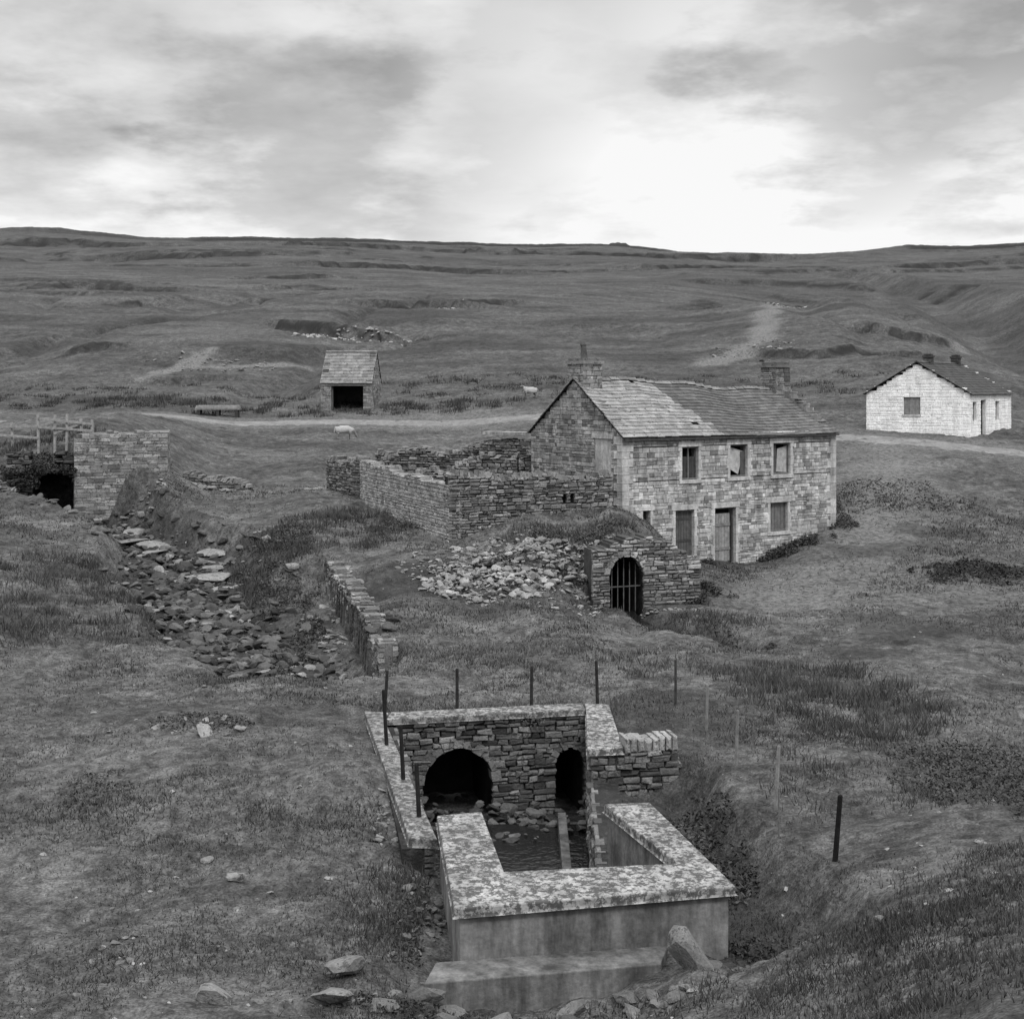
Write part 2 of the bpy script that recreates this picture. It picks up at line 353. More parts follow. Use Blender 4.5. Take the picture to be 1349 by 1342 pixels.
def barrel(name,E,F,s0,s1,z0,z1,depth,col=.05):
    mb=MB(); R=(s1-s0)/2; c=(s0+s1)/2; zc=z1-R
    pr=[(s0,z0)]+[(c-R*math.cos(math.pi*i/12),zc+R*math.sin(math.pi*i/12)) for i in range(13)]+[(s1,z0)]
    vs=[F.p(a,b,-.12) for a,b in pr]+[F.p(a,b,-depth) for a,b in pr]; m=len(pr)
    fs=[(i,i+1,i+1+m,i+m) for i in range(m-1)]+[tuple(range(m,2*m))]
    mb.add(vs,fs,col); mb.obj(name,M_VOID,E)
def prism(mb,poly,z0,z1,col,jit=0):
    m=len(poly); vs=[(p[0],p[1],z0) for p in poly]+[(p[0],p[1],z1+rng.uniform(-jit,jit)) for p in poly]
    fs=[tuple(range(m)),tuple(range(m,2*m))]+[(i,(i+1)%m,(i+1)%m+m,i+m) for i in range(m)]
    mb.add(vs,fs,col)

# rocks
def icos():
    import bmesh
    bm=bmesh.new(); bmesh.ops.create_icosphere(bm,subdivisions=2,radius=1)
    v=np.array([x.co[:] for x in bm.verts]); f=[tuple(q.index for q in fc.verts) for fc in bm.faces]; bm.free(); return v,f
IV,IF=icos()
RV=[]
for k in range(14):
    v=IV.copy()
    for i in range(9):
        d=nr.normal(size=3); d/=np.linalg.norm(d); h=nr.uniform(.35,.75)
        p=v@d; v=v-np.outer(np.maximum(p-h,0),d)
    RV.append(v)
def rocks(name,lst,mat=None,parent=None):
    mb=MB()
    for (x,y,z,s,fl,c) in lst:
        v=RV[rng.randrange(14)]*np.array([s*rng.uniform(.8,1.3),s*rng.uniform(.6,1.0),s*fl])
        a,bx,by=rng.uniform(0,6.28),rng.uniform(-.4,.4),rng.uniform(-.4,.4)
        if fl<.2: bx*=.3; by*=.3
        ca,sa=math.cos(a),math.sin(a)
        Rx=np.array([[1,0,0],[0,math.cos(bx),-math.sin(bx)],[0,math.sin(bx),math.cos(bx)]])
        Ry=np.array([[math.cos(by),0,math.sin(by)],[0,1,0],[-math.sin(by),0,math.cos(by)]])
        Rz=np.array([[ca,-sa,0],[sa,ca,0],[0,0,1]])
        v=v@(Rz@Ry@Rx).T+np.array([x,y,z+s*fl*.35])
        mb.add([tuple(p) for p in v],IF,c)
    return mb.obj(name,mat or M_ROCK,parent)
def scatter(cx,cy,rx,ry,n,s0,s1,fl=.5,c=.25,rot=0,pile=0):
    xs=[]
    for i in range(n):
        a=rng.uniform(0,6.28); r=math.sqrt(rng.random()); px,py=r*math.cos(a)*rx,r*math.sin(a)*ry
        x=cx+px*math.cos(rot)-py*math.sin(rot); y=cy+px*math.sin(rot)+py*math.cos(rot)
        xs.append((x,y,s0+(s1-s0)*rng.random()**2.5,(1-r)*pile*rng.random()))
    Z=ground([p[0] for p in xs],[p[1] for p in xs],False,False)
    return [(p[0],p[1],Z[i]+p[3],p[2],fl*rng.uniform(.6,1.3),c*rng.uniform(.55,1.4)) for i,p in enumerate(xs)]

# ------------------------------------------------------------------ ground sheet
ang=np.concatenate([np.linspace(-180,-60,30,endpoint=False),np.linspace(-60,-23,50,endpoint=False),np.linspace(-23,23,500,endpoint=False),np.linspace(23,60,50,endpoint=False),np.linspace(60,180,31)])
rad=np.concatenate([np.geomspace(.6,12,36,endpoint=False),np.geomspace(12,62,500,endpoint=False),np.geomspace(62,980,500,endpoint=False),np.geomspace(980,1900,14)])
A,R=np.meshgrid(np.radians(ang),rad)
X=(R*np.sin(A)).ravel(); Y=(R*np.cos(A)).ravel()
Z,pale,dark,bed=ground(X,Y,True)
na,nrd=len(ang),len(rad)
i=np.arange(nrd-1)[:,None]*na+np.arange(na-1)[None]; i=i.ravel()
quads=np.stack([i,i+1,i+1+na,i+na],1)
def mesh_np(name,co,faces,k,mat,attr=None,col=None,smooth=False):
    me=bpy.data.meshes.new(name); me.vertices.add(len(co)); me.vertices.foreach_set('co',co.astype(np.float32).ravel())
    nf=len(faces); me.loops.add(nf*k); me.polygons.add(nf)
    me.polygons.foreach_set('loop_start',np.arange(0,nf*k,k,dtype=np.int32)); 
    me.loops.foreach_set('vertex_index',faces.astype(np.int32).ravel())
    me.update(calc_edges=True)
    if smooth: me.polygons.foreach_set('use_smooth',np.ones(nf,bool))
    if attr:
        a=me.attributes.new(attr,'FLOAT_COLOR','POINT'); a.data.foreach_set('color',col.astype(np.float32).ravel())
    me.materials.append(mat); me.validate(); me.update()
    ob=bpy.data.objects.new(name,me); scene.collection.objects.link(ob); return ob
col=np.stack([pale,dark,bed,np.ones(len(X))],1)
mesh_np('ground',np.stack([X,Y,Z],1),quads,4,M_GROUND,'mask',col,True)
def cap(name,x0,x1,y0,y1,skew=0.):
    nx,ny=int((x1-x0)/.06)+2,int((y1-y0)/.06)+2
    gx,gy=np.meshgrid(np.linspace(x0,x1,nx),np.linspace(y0,y1,ny)); gy=gy+(gx-x0)*skew
    zc,p_,d_,b_=ground(gx.ravel(),gy.ravel(),True,False)
    i=(np.arange(ny-1)[:,None]*nx+np.arange(nx-1)[None]).ravel()
    mesh_np(name,np.stack([gx.ravel(),gy.ravel(),zc+.006],1),np.stack([i,i+1,i+1+nx,i+nx],1),4,M_GROUND,'mask',np.stack([p_,d_,b_,np.ones(len(p_))],1),True)
cap('turf_over_vault',-2.2,1.9,26.75,29.55,.19)
cap('turf_over_culvert',2.5,4.7,43.0,46.5,.27)
cap('turf_over_tunnel',-21.6,-18.2,58.35,62.4,.2)

# road
pts=[]
for a,b in zip(ROADP[:-1],ROADP[1:]):
    m=max(2,int(math.hypot(b[0]-a[0],b[1]-a[1])/.6))
    for k in range(m): pts.append((a[0]+(b[0]-a[0])*k/m,a[1]+(b[1]-a[1])*k/m))
P=np.array(pts)
for _ in range(60): P[1:-1]=(P[:-2]+P[2:]+2*P[1:-1])/4
Tn=np.gradient(P,axis=0); Tn/=np.linalg.norm(Tn,axis=1)[:,None]; Nn=np.stack([Tn[:,1],-Tn[:,0]],1)
NW=9; co=[]
for k in range(NW):
    q=(k/(NW-1)*2-1); w=1.45+.45*fbm(P[:,0]/2,P[:,1]/2,3,200+(0 if q<0 else 9))
    co.append(P+Nn*(q*w)[:,None])
co=np.stack(co,1).reshape(-1,2); zz=ground(co[:,0],co[:,1]).reshape(-1,NW)
zz[:,1:-1]+=.03; zz[:,0]-=.03; zz[:,-1]-=.03
i=(np.arange(len(P)-1)[:,None]*NW+np.arange(NW-1)[None]).ravel()
mesh_np('gravel_track',np.stack([co[:,0],co[:,1],zz.ravel()],1),np.stack([i,i+1,i+1+NW,i+NW],1),4,M_TRACK,'shade',np.tile(np.array([[.2,.2,.2,1.]]),(len(co),1)),True)

# ------------------------------------------------------------------ buildings
def roof_slope(mb,F,n_eave,n_ridge,z_eave,z_ridge,s0,s1,row,wid,colf,sag=lambda s,t:0,th=.03,jz=.006,skip=0.0,under=.03):
    dn,dz=n_ridge-n_eave,z_ridge-z_eave; SL=math.hypot(dn,dz); un,uz=dn/SL,dz/SL; pn,pz=-uz,un
    if pz<0: pn,pz=-pn,-pz
    def pt(s,t,h): return F.p(s,z_eave+uz*t+pz*h+sag(s,t/SL),n_eave+un*t+pn*h)
    K=40
    for k in range(K):
        a,b=s0+(s1-s0)*k/K,s0+(s1-s0)*(k+1)/K
        for q in range(6):
            t0,t1=.06+(SL-.06)*q/6,.06+(SL-.06)*(q+1)/6
            mb.add([pt(a,t0,-.06),pt(b,t0,-.06),pt(b,t1,-.06),pt(a,t1,-.06)],[(0,1,2,3)],under)
    t=0.
    while t<SL-.05:
        r=min(row*rng.uniform(.92,1.08),SL-t); s=s0-rng.uniform(0,wid*.5)
        while s<s1:
            w=wid*rng.uniform(.6,1.45); a=max(s,s0); b=min(s+w,s1)
            if b-a>.05 and rng.random()>=skip:
                h0=rng.uniform(0,jz)+th*.9; h1=rng.uniform(0,jz)*.3
                dl=rng.uniform(-.02,.02)
                c=colf((a+b)/2,t/SL)*rng.uniform(.8,1.2)
                g=.004
                vs=[pt(a+g,t+dl,h0-th),pt(b-g,t+dl,h0-th),pt(b-g,t+r*1.15,h1-th),pt(a+g,t+r*1.15,h1-th),
                    pt(a+g,t+dl,h0),pt(b-g,t+dl,h0+rng.uniform(-.004,.004)),pt(b-g,t+r*1.15,h1),pt(a+g,t+r*1.15,h1)]
                mb.add(vs,BOXF,c)
            s+=w
        t+=r
def building(name,o,A,L,W,zb,ze,rise,fops,gops,smat,base,var,backcol,colf,row,wid,sag=lambda s,t:0,ch=.17,sl=.36,prot=.03,rops=(),eo=.15,vo=.08,rth=.03,bev=.018,gap=.01,skip=0,ridgecol=.2,pick=(.7,1,1,1,1.15),gbase=None):
    E=empty(name)
    N=(A[1],-A[0]); B=(-N[0],-N[1])
    fl=o; frr=(o[0]+A[0]*L,o[1]+A[1]*L); bl=(o[0]+B[0]*W,o[1]+B[1]*W); br=(frr[0]+B[0]*W,frr[1]+B[1]*W)
    kw=dict(var=var,ch=ch,sl=sl,prot=prot,bev=bev,gap=gap,pick=pick)
    mb=MB(); gb=gbase or base
    masonry(mb,fl,frr,zb,ze,ops=fops,base=base,backcol=backcol,**kw)
    gt=lambda s: ze+rise*(1-abs(s-W/2)/(W/2))-.03
    masonry(mb,bl,fl,zb,gt,ops=gops,base=gb,backcol=backcol*gb/base,**kw)
    masonry(mb,frr,br,zb,gt,ops=rops,base=gb,backcol=backcol*gb/base,**kw)
    masonry(mb,br,bl,zb,ze,base=base,backcol=backcol,**kw)
    mb.obj('walls',smat,E)
    rb=MB(); F=Fr(fl,frr); sl_=rise/(W/2)
    roof_slope(rb,F,eo,-W/2,ze-sl_*eo+.05,ze+rise+.05,-vo,L+vo,row,wid,colf,sag,rth,skip=skip)
    roof_slope(rb,F,-W-eo,-W/2,ze-sl_*eo+.05,ze+rise+.05,-vo,L+vo,row,wid,colf,sag,rth)
    s=-vo
    while s<L+vo-.05:
        e=min(s+.45,L+vo); c=ridgecol*rng.uniform(.8,1.2); zr=ze+rise+.05+sag((s+e)/2,1)
        rb.add([F.p(s+.01,zr-.04,-W/2+.17),F.p(e-.01,zr-.04,-W/2+.17),F.p(e-.01,zr+.07,-W/2),F.p(s+.01,zr+.07,-W/2),F.p(s+.01,zr-.04,-W/2-.17),F.p(e-.01,zr-.04,-W/2-.17)],[(0,1,2,3),(3,2,5,4),(0,3,4),(1,2,5)],c)
        s=e
    rb.obj('roof',M_SLATE,E)
    return E,F,Fr(bl,fl)
def chimney(name,F,s0,s1,n0,n1,z0,z1,base,E,mat,pots=()):
    mb=MB()
    c=[F.p(s0,0,n1)[:2],F.p(s1,0,n1)[:2],F.p(s1,0,n0)[:2],F.p(s0,0,n0)[:2]]
    for k in range(4):
        masonry(mb,c[k],c[(k+1)%4],z0,z1-.14,T=.2,ch=.16,sl=.3,base=base,var=.14,backcol=.12)
    obox(mb,F,s0-.06,s1+.06,z1-.14,z1-.02,n0-.06,n1+.06,base*.85)
    obox(mb,F,s0+.03,s1-.03,z1-.02,z1+.08,n0+.03,n1-.03,base*.6)
    for (q,n_,h,r,lx) in pots:
        K=12; rings=[(0,r*1.15),(.06,r),(h*.8,r*.75),(h*.86,r*.95),(h,r*.85)]
        vs=[];fs=[]
        for (zz_,rr) in rings:
            for k in range(K): a=2*math.pi*k/K; vs.append(F.p(q+rr*math.cos(a)+lx*zz_,z1+.06+zz_,n_+rr*math.sin(a)))
        for r_ in range(len(rings)-1):
            for k in range(K): fs.append((r_*K+k,r_*K+(k+1)%K,(r_+1)*K+(k+1)%K,(r_+1)*K+k))
        mb.add(vs,fs,.13)
    return mb.obj(name,mat,E)

# --- derelict farmhouse
th=math.radians(33.4); HA=(math.cos(th),math.sin(th)); HL,HW=11.36,6.07; HO=(4.14,50.0)
W1=('rect',2.87,3.77,3.40,4.70); W2=('rect',5.37,6.37,3.42,4.73); W3=('rect',7.72,8.76,3.43,4.74); W4=('rect',7.56,8.60,1.12,2.32)
D1=('rect',2.54,3.56,.45,2.26); D2=('rect',4.56,5.74,.05,2.25); SLT=('rect',.93,1.37,1.68,2.33)
sag=lambda s,t:-.20*math.exp(-((s-8.2)/2.6)**2)*math.sin(math.pi*min(1,max(0,t))*.5+.35)-.05*math.sin(s*1.9)*t-.03*s*t
def hroof(s,t):
    if s<4.9-1.1*(t): return .28
    return .125 if s<8 else .14
E,HF,HG=building('stone_farmhouse',HO,HA,HL,HW,-.6,5.2,2.13,(W1,W2,W3,W4,D1,D2,SLT),(('rect',4.33,5.37,3.68,5.05),),M_HSTONE,.46,.10,.31,hroof,.24,.36,sag,ch=.135,sl=.27,prot=.028,gap=.011,bev=.014,skip=.003,ridgecol=.2,eo=.2,vo=.1,pick=(.55,.8,1,1,1.12),gbase=.31)  # gables toned darker than the front: their shade is in the colour
tr=MB()
def surround(F,o,sill=True,col=.50,w=.16,lint=.2):
    obox(tr,F,o[1]-.16,o[2]+.16,o[4],o[4]+lint,-.2,.045,col*.95)
    if sill: obox(tr,F,o[1]-.12,o[2]+.12,o[3]-.12,o[3],-.2,.065,col*.95)
    z=o[3]; k=0
    while z<o[4]-.01:
        h=min(.38,o[4]-z)
        if o[4]-z-h<.15: h=o[4]-z
        ww=w if k%2 else w*.6
        obox(tr,F,o[1]-ww,o[1]+.035,z+.004,z+h-.004,-.25,.035,col*rng.uniform(.85,1.1)); obox(tr,F,o[2]-.035,o[2]+ww,z+.004,z+h-.004,-.25,.035,col*rng.uniform(.85,1.1))
        z+=h; k+=1
for o in (W1,W2,W3,W4): surround(HF,o)
for o in (D1,D2): surround(HF,o,False)
surround(HF,SLT,True,.5,.1,.14)
for s0 in (0,HL):
    z=.2;k=0
    while z<5.1:
        h=rng.uniform(.26,.34); w=.5 if k%2 else .3
        a,b_=(s0-.035,s0+w) if s0==0 else (s0-w,s0+.035)
        obox(tr,HF,a,b_,z+.006,min(z+h,5.18)-.006,-(.3 if k%2 else .5),.035,.46*rng.uniform(.8,1.12)); z+=h;k+=1
obox(tr,HG,4.34,5.36,3.69,5.04,-.3,-.02,.46); obox(tr,HG,4.2,5.5,5.05,5.22,-.2,.05,.38)
tr.obj('dressed_stone',M_HSTONE,E,.012)
wd=MB()
def planks(mb,F,s0,s1,z0,z1,n,w,col,var=.15,th=.03,skipset=(),zj=0):
    s=s0;k=0
    while s<s1-.02:
        e=min(s+w,s1)
        if k not in skipset: obox(mb,F,s+.006,e-.006,z0+rng.uniform(0,zj),z1-rng.uniform(0,zj),n-th,n+rng.uniform(-.004,.004),col*rng.uniform(1-var,1+var))
        s=e;k+=1
planks(wd,HF,2.58,3.52,.45,2.24,-.14,.135,.095); obox(wd,HF,2.58,3.52,1.0,1.1,-.139,-.12,.07); obox(wd,HF,2.58,3.52,1.85,1.95,-.139,-.12,.07)
planks(wd,HF,4.62,5.5,.1,2.0,-.12,.15,.26,.15); obox(wd,HF,4.62,5.5,.55,.67,-.119,-.09,.2); obox(wd,HF,4.62,5.5,1.5,1.62,-.119,-.09,.2)
for o in (D1,D2): 
    obox(wd,HF,o[1],o[1]+.07,o[3],o[4],-.2,-.1,.2); obox(wd,HF,o[2]-.07,o[2],o[3],o[4],-.2,-.1,.2); obox(wd,HF,o[1]+.07,o[2]-.07,o[4]-.07,o[4],-.2,-.1,.16)
for o,kind in ((W1,0),(W2,1),(W3,2),(W4,3)):
    a,b_,z0,z1=o[1:]
    obox(wd,HF,a,a+.07,z0,z1,-.16,-.09,.17);obox(wd,HF,b_-.07,b_,z0,z1,-.16,-.09,.17)
    obox(wd,HF,a+.07,b_-.07,z1-.07,z1,-.16,-.09,.17);obox(wd,HF,a+.07,b_-.07,z0,z0+.07,-.16,-.09,.17)
    if kind==0:
        obox(wd,HF,(a+b_)/2-.025,(a+b_)/2+.025,z0+.07,z1-.07,-.15,-.1,.16); planks(wd,HF,a+.07,b_-.07,z0+.07,z1-.4,-.17,.2,.06)
    if kind==1:
        wd.add([HF.p(a+.1,z0+.35,-.14),HF.p(b_-.4,z0+.1,-.14),HF.p(b_-.12,z1-.3,-.14),HF.p(a+.12,z1-.1,-.14)],[(0,1,2,3)],.42)
        planks(wd,HF,b_-.3,b_-.08,z0+.07,z1-.3,-.13,.22,.1)
    if kind==2:
        wd.add([HF.p(a+.35,z0+.12,-.14),HF.p(b_-.1,z0+.08,-.14),HF.p(b_-.1,z1-.15,-.14),HF.p(a+.4,z1-.25,-.14)],[(0,1,2,3)],.38)
        planks(wd,HF,a+.08,a+.34,z0+.07,z1-.1,-.13,.26,.08)
    if kind==3: planks(wd,HF,a+.07,b_-.07,z0+.07,z1-.07,-.13,.17,.14)
wd.obj('doors_and_boarded_windows',M_WOOD,E)
dk=MB()
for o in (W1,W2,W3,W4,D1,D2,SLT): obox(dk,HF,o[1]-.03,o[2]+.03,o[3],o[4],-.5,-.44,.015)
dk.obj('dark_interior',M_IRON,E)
gt=MB(); obox(gt,HF,-.05,HL+.05,4.98,5.05,.12,.2,.06); gt.obj('gutter',M_IRON,E)
chimney('chimney_left',HF,.02,.95,-3.55,-2.5,6.6,8.05,.28,E,M_STONE,[(.45,-3.0,.65,.14,-.1)])
chimney('chimney_right',HF,10.45,11.3,-3.5,-2.55,6.3,8.0,.2,E,M_STONE)

# --- whitewashed cottage
CA=(.5736,.8192); CO=(27.48,80.0)
cw=('rect',2.36,3.40,5.32,6.38)
f1=('rect',.55,1.4,4.95,6.1); f2=('rect',2.24,3.35,4.0,6.2); f3=('rect',5.5,6.4,4.9,6.1)
E2,CF,CG=building('whitewashed_cottage',CO,CA,9.2,6.42,3.2,6.62,1.9,(f1,f2,f3),(cw,),M_LIME,.84,.02,.78,lambda s,t:.07,.3,.35,lambda s,t:0,prot=.015,ch=.2,sl=.42,bev=.03,gap=.001,eo=.2,vo=.12,rth=.02,ridgecol=.09,pick=(.95,1,1))
w2=MB()
planks(w2,CG,2.38,3.38,5.34,6.37,-.1,.34,.22,.05); obox(w2,CG,2.3,3.46,5.22,5.32,-.1,.06,.5)
for o in (f1,f3): obox(w2,CF,o[1],o[2],o[3],o[4],-.25,-.2,.03); obox(w2,CF,(o[1]+o[2])/2-.03,(o[1]+o[2])/2+.03,o[3],o[4],-.2,-.15,.5)
planks(w2,CF,2.28,3.3,4.0,6.18,-.2,.2,.03)
w2.obj('door_and_windows',M_WOOD,E2)
chimney('chimney_left',CF,1.9,2.4,-3.45,-2.95,8.1,9.0,.08,E2,M_STONE)
chimney('chimney_right',CF,7.6,8.1,-3.45,-2.95,8.1,9.05,.07,E2,M_STONE)

# --- cart shed
E3,SF,SG=building('stone_cart_shed',(-14.35,100.1),(.9986,-.052),3.85,4.8,4.6,7.35,2.35,(('rect',.8,3.2,4.6,7.1),),(),M_STONE,.25,.14,.12,lambda s,t:.22,.33,.45,lambda s,t:0,ch=.18,sl=.36,eo=.12,vo=.05)
l=MB(); obox(l,SF,.55,3.45,7.1,7.3,-.3,.05,.12); obox(l,SF,.8,.9,5,7.1,-.3,-.2,.1); l.obj('lintel',M_WOOD,E3)

# ------------------------------------------------------------------ dry-stone walls
def drywall(name,p0,p1,z0t,z1t,T=.5,base=.2,cope=True,jag=.08,ops=(),ch=.12,sl=.26,zdrop=.4,mat=None,prot=.08,gap=.016,backcol=.04,zb=None,var=.22,extra=None,j=.024):
    mb=MB(); L=math.hypot(p1[0]-p0[0],p1[1]-p0[1]); ph=rng.uniform(0,9)
    F=Fr(p0,p1); ss=np.linspace(0,L,30)
    gg=ground(p0[0]+F.a[0]*ss,p0[1]+F.a[1]*ss)
    bot=(min(gg)-zdrop) if zb is None else zb
    top=lambda s: z0t+(z1t-z0t)*s/L+jag*(math.sin(s*2.1+ph)+.6*math.sin(s*5.3+ph*2)+(extra(s) if extra else 0))
    masonry(mb,p0,p1,bot,top,T=T,ch=ch,sl=sl,base=base,var=var,gap=gap,prot=prot,bev=.03,j=j,backcol=backcol,both=True,bset=.06,ops=ops)
    if cope:
        s=0
        while s<L-.05:
            w=rng.uniform(.1,.24); h=rng.uniform(.08,.26); z=top(s)-.03; lean=rng.uniform(-.08,.12)
            e=min(s+w,L)
            if rng.random()<.08: s=e; continue
            vs=[F.p(s+.01,z,.03),F.p(e-.01,z,.03),F.p(e-.01,z,-T-.03),F.p(s+.01,z,-T-.03),F.p(s+.02+lean,z+h,-.02),F.p(e-.02+lean,z+h*.85,-.02),F.p(e-.02+lean,z+h*.9,-T+.02),F.p(s+.02+lean,z+h,-T+.02)]
            mb.add(vs,BOXF,base*rng.uniform(.7,1.4)); s=e
    return mb,F,mb.obj(name,mat or M_STONE)
YC=(-2.23,47.0)
drywall('yard_wall',YC,(3.75,49.6),3.82,3.62,base=.2,jag=.07,ops=(('rect',4.45,4.62,2.75,3.1),('rect',4.75,4.92,2.75,3.1)))
drywall('yard_wall',(-6.5,57.0),YC,3.75,3.55,base=.34,jag=.05,prot=.018,gap=.005,backcol=.28,var=.07,cope=False,extra=lambda s:(2.2 if s<4 else 0),j=.01)
drywall('yard_wall',(-8.4,60.5),(-6.5,57.2),3.65,3.8,base=.18)
drywall('yard_wall',(-6.2,60.5),(.9,57.0),4.0,4.35,base=.18,jag=.15)
drywall('yard_wall',(-3.9,54.0),(.2,53.2),3.5,4.3,base=.18,jag=.16)
drywall('outbuilding_wall',(-1.4,57.6),(.75,56.3),4.6,4.9,base=.22,jag=.06,cope=False)
sb=MB(); Fo=Fr((-1.4,57.5),(.9,56.2)); obox(sb,Fo,.2,2.3,4.98,5.1,-.6,.2,.34); sb.obj('stone_slab',M_CONC)
drywall('retaining_wall',(-6.2,44.8),(-4.6,39.5),1.1,.8,base=.24,cope=False,T=.45,jag=.12,zb=-1.1,backcol=.16)
drywall('retaining_wall',(-4.6,39.5),(-3.4,34.4),.8,.2,base=.22,cope=False,T=.45,jag=.12,zb=-1.3,backcol=.16)
drywall('field_wall',(-15.2,61.5),(-12.0,60.6),3.05,2.45,base=.2,jag=.06)

# ------------------------------------------------------------------ stream tunnel & bridge abutment
E4=empty('stream_tunnel'); mb=MB()
pL,pR=(-21.8,57.55),(-18.6,58.3)
op=('arch',1.05,2.9,.3,3.3)
F=masonry(mb,pL,pR,.3,lambda s:3.9+.3*math.sin(s*3.1)+.15*math.sin(s*9),T=.9,ch=.15,sl=.3,base=.10,var=.25,prot=.16,gap=.02,ops=(op,),backcol=.03,bset=.06,j=.04,bev=.04)
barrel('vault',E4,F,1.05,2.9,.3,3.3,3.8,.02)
masonry(mb,(-18.95,57.75),(-15.3,59.3),.6,lambda s:5.0+.09*math.sin(s*5)-(.3 if s<.35 else 0),T=1.0,ch=.15,sl=.32,base=.27,var=.16,prot=.03,gap=.004,backcol=.23)
masonry(mb,(-15.3,59.3),(-16.0,62.4),1.5,5.0,T=.9,ch=.15,sl=.32,base=.24,var=.14,prot=.03,gap=.004,backcol=.2)
mb.obj('masonry',M_STONE,E4)
mb=MB(); prism(mb,[(-18.95,57.9),(-15.4,59.4),(-16.1,62.3),(-19.3,62.3)],4.3,4.93,.18,.03); mb.obj('deck',M_CONC,E4)
E5=MB()
def beam(mb,a,b,w,col,h=None):
    a=Vector(a);b=Vector(b); d=(b-a).normalized(); up=Vector((0,0,1)) if abs(d.z)<.9 else Vector((0,1,0))
    s=d.cross(up).normalized()*w/2; u=s.cross(d).normalized()*(h or w)/2
    vs=[tuple(p+x) for p in (a,b) for x in (s+u,s-u,-s-u,-s+u)]
    mb.add(vs,[(0,1,2,3),(4,5,6,7),(0,1,5,4),(1,2,6,5),(2,3,7,6),(3,0,4,7)],col)
fp=[(-24.2,61.6),(-22.9,61.2),(-21.5,60.6),(-20.7,60.4),(-20.1,60.2),(-19.3,60.0),(-18.8,59.8)]
hts=[5.5,5.4,5.85,5.75,5.8,5.6,5.55]
for (x,y),h in zip(fp,hts): beam(E5,(x,y,4.0),(x+rng.uniform(-.12,.12),y,h),.10,.30)
for a,b,ha,hb in ((0,2,5.15,5.25),(0,2,4.85,4.7),(2,6,5.6,5.35),(2,6,5.2,5.05),(3,5,4.9,5.4)):
    beam(E5,(fp[a][0],fp[a][1]-.08,ha),(fp[b][0],fp[b][1]-.08,hb),.05,.30,.10)
E5.obj('wooden_rail_fence',M_WOOD)
ts=MB(); Ft=Fr((-23.0,96.6),(-19.7,96.8)); zt=gz(-21.4,96.7)+.12
for s in (.2,1.55,2.9): obox(ts,Ft,s,s+.2,zt-.4,zt+.34,-1.0,.0,.05)
for k in range(3):
    planks(ts,Ft,.0+.05*k,3.25-.06*k,zt+.34+k*.11,zt+.44+k*.11,.05-.03*k,3.3,.26,.3,1.1)
ts.obj('timber_stack',M_WOOD)

# ------------------------------------------------------------------ culvert portal in the mound
E6=empty('culvert_portal'); mb=MB()
zt=lambda s:1.75+.42*math.sin(min(1,max(0,s/3.6))*math.pi)*1.0-(.5*max(0,s-2.6))+.07*math.sin(s*11)
F=masonry(mb,(2.55,42.25),(6.1,43.2),-.5,zt,T=1.0,ch=.13,sl=.25,base=.23,var=.22,prot=.07,gap=.013,bev=.03,j=.02,ops=(('arch',.58,1.72,-.5,1.62),),backcol=.07,bset=.05)
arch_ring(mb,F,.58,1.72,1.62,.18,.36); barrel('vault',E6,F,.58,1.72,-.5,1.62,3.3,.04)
mb.obj('masonry',M_STONE,E6)
ir=MB()
for q in (.75,.95,1.15,1.35,1.55): beam(ir,F.p(q,-.2,-.3),F.p(q,1.5-abs(q-1.15)*.5,-.3),.03,.1)
beam(ir,F.p(.58,.6,-.3),F.p(1.72,.62,-.3),.035,.1)
ir.obj('iron_grating',M_IRON,E6)

# ------------------------------------------------------------------ cistern
E7=empty('stone_cistern'); mb=MB()
kw=dict(ch=.11,sl=.22,base=.135,var=.28,prot=.08,gap=.014,backcol=.03,j=.022,bset=.05)
FR=masonry(mb,(-2.3,26.4),(1.6,27.2),-1.8,.34,T=.55,ops=(('arch',.55,1.95,-1.8,-.2),('arch',3.25,3.85,-1.8,-.3)),**kw)
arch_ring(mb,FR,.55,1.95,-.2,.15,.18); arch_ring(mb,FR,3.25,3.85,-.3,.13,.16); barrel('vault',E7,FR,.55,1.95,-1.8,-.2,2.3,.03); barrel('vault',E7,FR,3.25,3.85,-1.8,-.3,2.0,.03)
masonry(mb,(1.6,27.2),(1.42,24.2),-1.8,.34,T=.5,**kw)
masonry(mb,(1.42,24.2),(1.3,19.7),-1.8,-.15,T=.5,**kw)
masonry(mb,(-1.15,19.4),(-2.3,26.4),-1.8,.3,T=.45,**kw)
masonry(mb,(1.42,24.15),(3.05,24.45),-1.3,.36,T=.5,**kw)
masonry(mb,(3.05,24.45),(3.0,25.0),-1.3,.36,T=.4,**kw)
Fq=Fr((1.42,24.15),(3.05,24.45)); s=.65
while s<1.62:
    w=rng.uniform(.1,.15); h=rng.uniform(.2,.27)
    stone(mb,Fq,s,s+w-.012,.35,.35+h,-.45,.03,.3*rng.uniform(.85,1.2),.035,.015)
    obox(mb,Fq,s+.01,s+w-.02,.35,.35+h-.02,-.45,-.03,.25); s+=w
mb.obj('masonry',M_STONE,E7)
cc=MB()
U=[(-1.03,19.1),(-.62,15.8),(2.68,16.5),(1.98,19.7),(1.4,19.6),(2.2,17.15),(-.14,16.9),(-.49,19.3)]
prism(cc,U,-1.7,.74,.2)
prism(cc,[(-1.0,15.15),(1.75,15.72),(1.9,16.25),(-.9,15.76)],-.4,.22,.17,.02)
prism(cc,[(.82,20.0),(.98,20.0),(1.02,25.2),(.86,25.2)],-1.7,-1.02,.12)
cc.obj('concrete_walls',M_CONC,E7,.015)
cp=MB()
